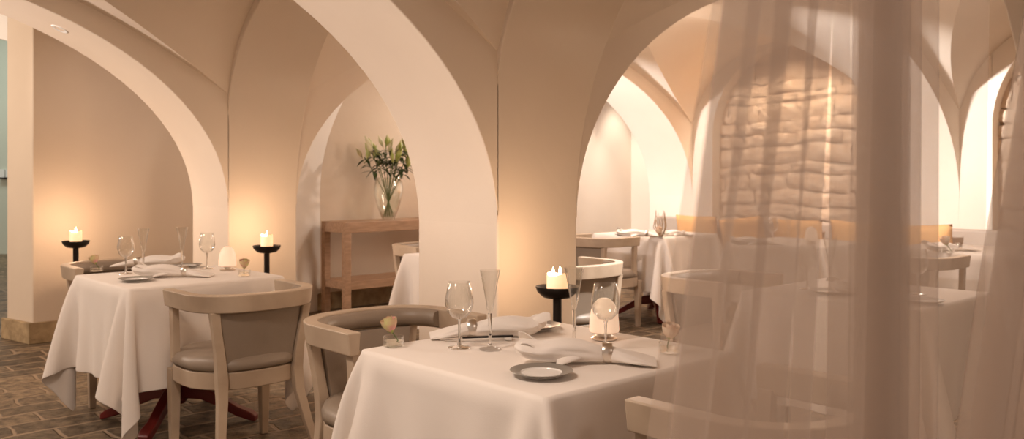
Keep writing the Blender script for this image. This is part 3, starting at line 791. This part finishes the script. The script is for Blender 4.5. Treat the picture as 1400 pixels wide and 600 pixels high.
def folds(a0, a1, b0, b1, n, amp, depth):
    out = []
    for k in range(n+1):
        f = k/n; s = 1 if k % 2 == 0 else -1; j = rc.uniform(.6, 1.3)
        out.append((a0+(a1-a0)*f+s*amp*j, b0+(b1-b0)*f+s*amp*j*.9, -s*depth*j))
    return out
rc = random.Random(5)
t1 = [(905, 992, 0)]+folds(925, 1165, 1012, 1172, 9, 17, .018)+folds(1180, 1243, 1186, 1247, 11, 20, .022)+[(1285, 1288, .004), (1345, 1352, 0)]
curtain('sheer_curtain', t1, ('beige sheer curtain with a dense dark fold, hanging over the right half', 'sheer curtains'))
t2 = [(935, 1030, 0), (990, 1075, .01), (1040, 1095, -.008), (1090, 1130, .008), (1140, 1165, -.008), (1215, 1215, .004)]
curtain('sheer_curtain', t2, ('smooth inner layer of beige sheer behind the left curtain folds', 'sheer curtains'), off=.055)
t3 = [(1274, 1352, 0)]+folds(1292, 1560, 1368, 1570, 26, 22, .022)
curtain('sheer_curtain', t3, ('dense beige sheer curtain at the far right edge', 'sheer curtains'), off=-.05)
rod = MB().tube([CB+U*(-.2)+Vector((0, 0, 2.31)), CB+U*2.0+Vector((0, 0, 2.31))], .012, 10).build('curtain_rod', iron, smooth=True)
tag(rod, 'slim dark rod above the frame carrying the sheer curtains', 'curtain rod')

# ------------------------------------------------------------------ lights
def spot(name, loc, target, energy, color, size=70, blend=.8, soft=.06):
    l = bpy.data.lights.new(name, 'SPOT'); l.energy = energy; l.color = color; l.spot_size = math.radians(size); l.spot_blend = blend; l.shadow_soft_size = soft
    o = bpy.data.objects.new(name, l); COL.objects.link(o); o.location = loc
    o.rotation_euler = (Vector(target)-Vector(loc)).to_track_quat('-Z', 'Y').to_euler(); return o
def area(name, loc, target, energy, color, size):
    l = bpy.data.lights.new(name, 'AREA'); l.energy = energy; l.color = color; l.size = size; l.shape = 'DISK'
    o = bpy.data.objects.new(name, l); COL.objects.link(o); o.location = loc
    o.rotation_euler = (Vector(target)-Vector(loc)).to_track_quat('-Z', 'Y').to_euler(); return o
WHITE = (1, .85, .78)
spot('arch_light', uv(-2.9, .31, 2.42), uv(-.2, .31, 2.0), 310, WHITE, 62)
spot('arch_light', uv(-2.9, LV+.31, 2.42), uv(-.2, LV+.31, 1.95), 260, WHITE, 62)
spot('arch_light', uv(2.9, LV+.31, 2.42), uv(LU, LV+.31, 1.35), 520, (.98, .96, 1), 70)
spot('arch_light', uv(2.9, .31, 2.42), uv(LU, .31, 1.35), 800, (.98, .97, 1), 70)
spot('wall_washer', uv(4.75, LV+.95, 2.6), uv(5.15, WV, 1.3), 110, (1, .93, .84), 50)
spot('wall_washer', uv(5.7, LV+.95, 2.6), uv(5.8, WV, 1.3), 70, (1, .93, .84), 50)
for dv, dz, e_ in ((-.42, -.12, 75), (0, 0, 120), (.42, -.12, 75)):
    spot('niche_light', uv(LU-.22, TV+1.08+dv, 2.5+dz), uv(LU+.15, TV+1.08+dv*1.1, 1.55), e_, (1, .80, .62), 115, 1, .12)
spot('chair_light', uv(1.9, -1.0, 2.35), (.4, 5.2, .6), 480, (1, .92, .86), 40)
area('bay_fill', uv(-2.5, 1.75, 2.45), uv(-2.5, 1.75, 0), 22, (1, .80, .66), .5)  # unseen soft lamps added to fill the bays; no fittings hang there
area('bay_fill', uv(3.0, 1.75, 2.45), uv(3.0, 1.75, 0), 24, (1, .80, .66), .5)
area('bay_fill', uv(-2.5, -1.13, 2.45), uv(-2.5, -1.13, 0), 38, (1, .80, .66), .5)
area('bay_fill', uv(3.0, -1.13, 2.45), uv(3.0, -1.13, 0), 22, (1, .80, .66), .5)
area('bay_fill', uv(-1.0, -4.2, 2.4), (.7, 1.6, .7), 19, (1, .82, .70), .6)  # added fill from behind the view for the front cloth and curtain
area('passage_light', (-7.6, 12, 4.0), (-7.6, 12.4, 0), 75, (.9, 1, .93), 1.5)
spot('reveal_fill', uv(3.7, LV+.9, 2.3), uv(1.4, WV-.2, 1.3), 110, (1, .88, .78), 60)  # added spot without a fitting, brightens the splayed reveal and back wall
area('left_fill', (-5.9, 5.2, 2.4), (-3.8, 6.75, 1.2), 70, (1, .8, .64), .4)  # added soft light for the free wall end; no fitting there
area('left_fill', (-6.6, 8, 2.2), (-7, 10, 3.2), 60, (1, .82, .68), .3)  # likewise added, to brighten the face of the passage arch
for u_, v_, e_ in ((-2.5, 1.75, 14), (2.9, 1.75, 40), (-2.5, -1.13, 10), (2.9, -1.13, 26)):
    l = bpy.data.lights.new('vault_bounce_fill', 'POINT'); l.energy = e_; l.color = (1, .82, .70); l.shadow_soft_size = .25  # added points imitating light bounced up from the tablecloths onto the vaults
    lo = bpy.data.objects.new('vault_bounce_fill', l); COL.objects.link(lo); lo.location = uv(u_, v_, 1.95)
wd = bpy.data.worlds.new('world'); sc.world = wd; wd.use_nodes = True
bg = wd.node_tree.nodes['Background']; bg.inputs[0].default_value = (1, .77, .62, 1); bg.inputs[1].default_value = .44

# ------------------------------------------------------------------ camera
cd = bpy.data.cameras.new('camera'); cam = bpy.data.objects.new('camera', cd); COL.objects.link(cam)
cam.location = (0, 0, CAM_H); cam.rotation_euler = (PI/2, 0, 0)
cd.sensor_width = 36; cd.lens = 36*1200/1400; cd.shift_y = -60/1400; cd.clip_start = .05
cd.dof.use_dof = True; cd.dof.focus_distance = 2.7; cd.dof.aperture_fstop = 5.2
sc.camera = cam
vsn = sc.view_settings; vsn.view_transform = 'Standard'; vsn.look = 'None'; vsn.gamma = 1; vsn.exposure = -.12; vsn.use_curve_mapping = False
sc.cycles.use_denoising = True
sc.cycles.transparent_max_bounces = 40
sc.cycles.max_bounces = 10; sc.cycles.diffuse_bounces = 6
sc.cycles.sample_clamp_indirect = 5
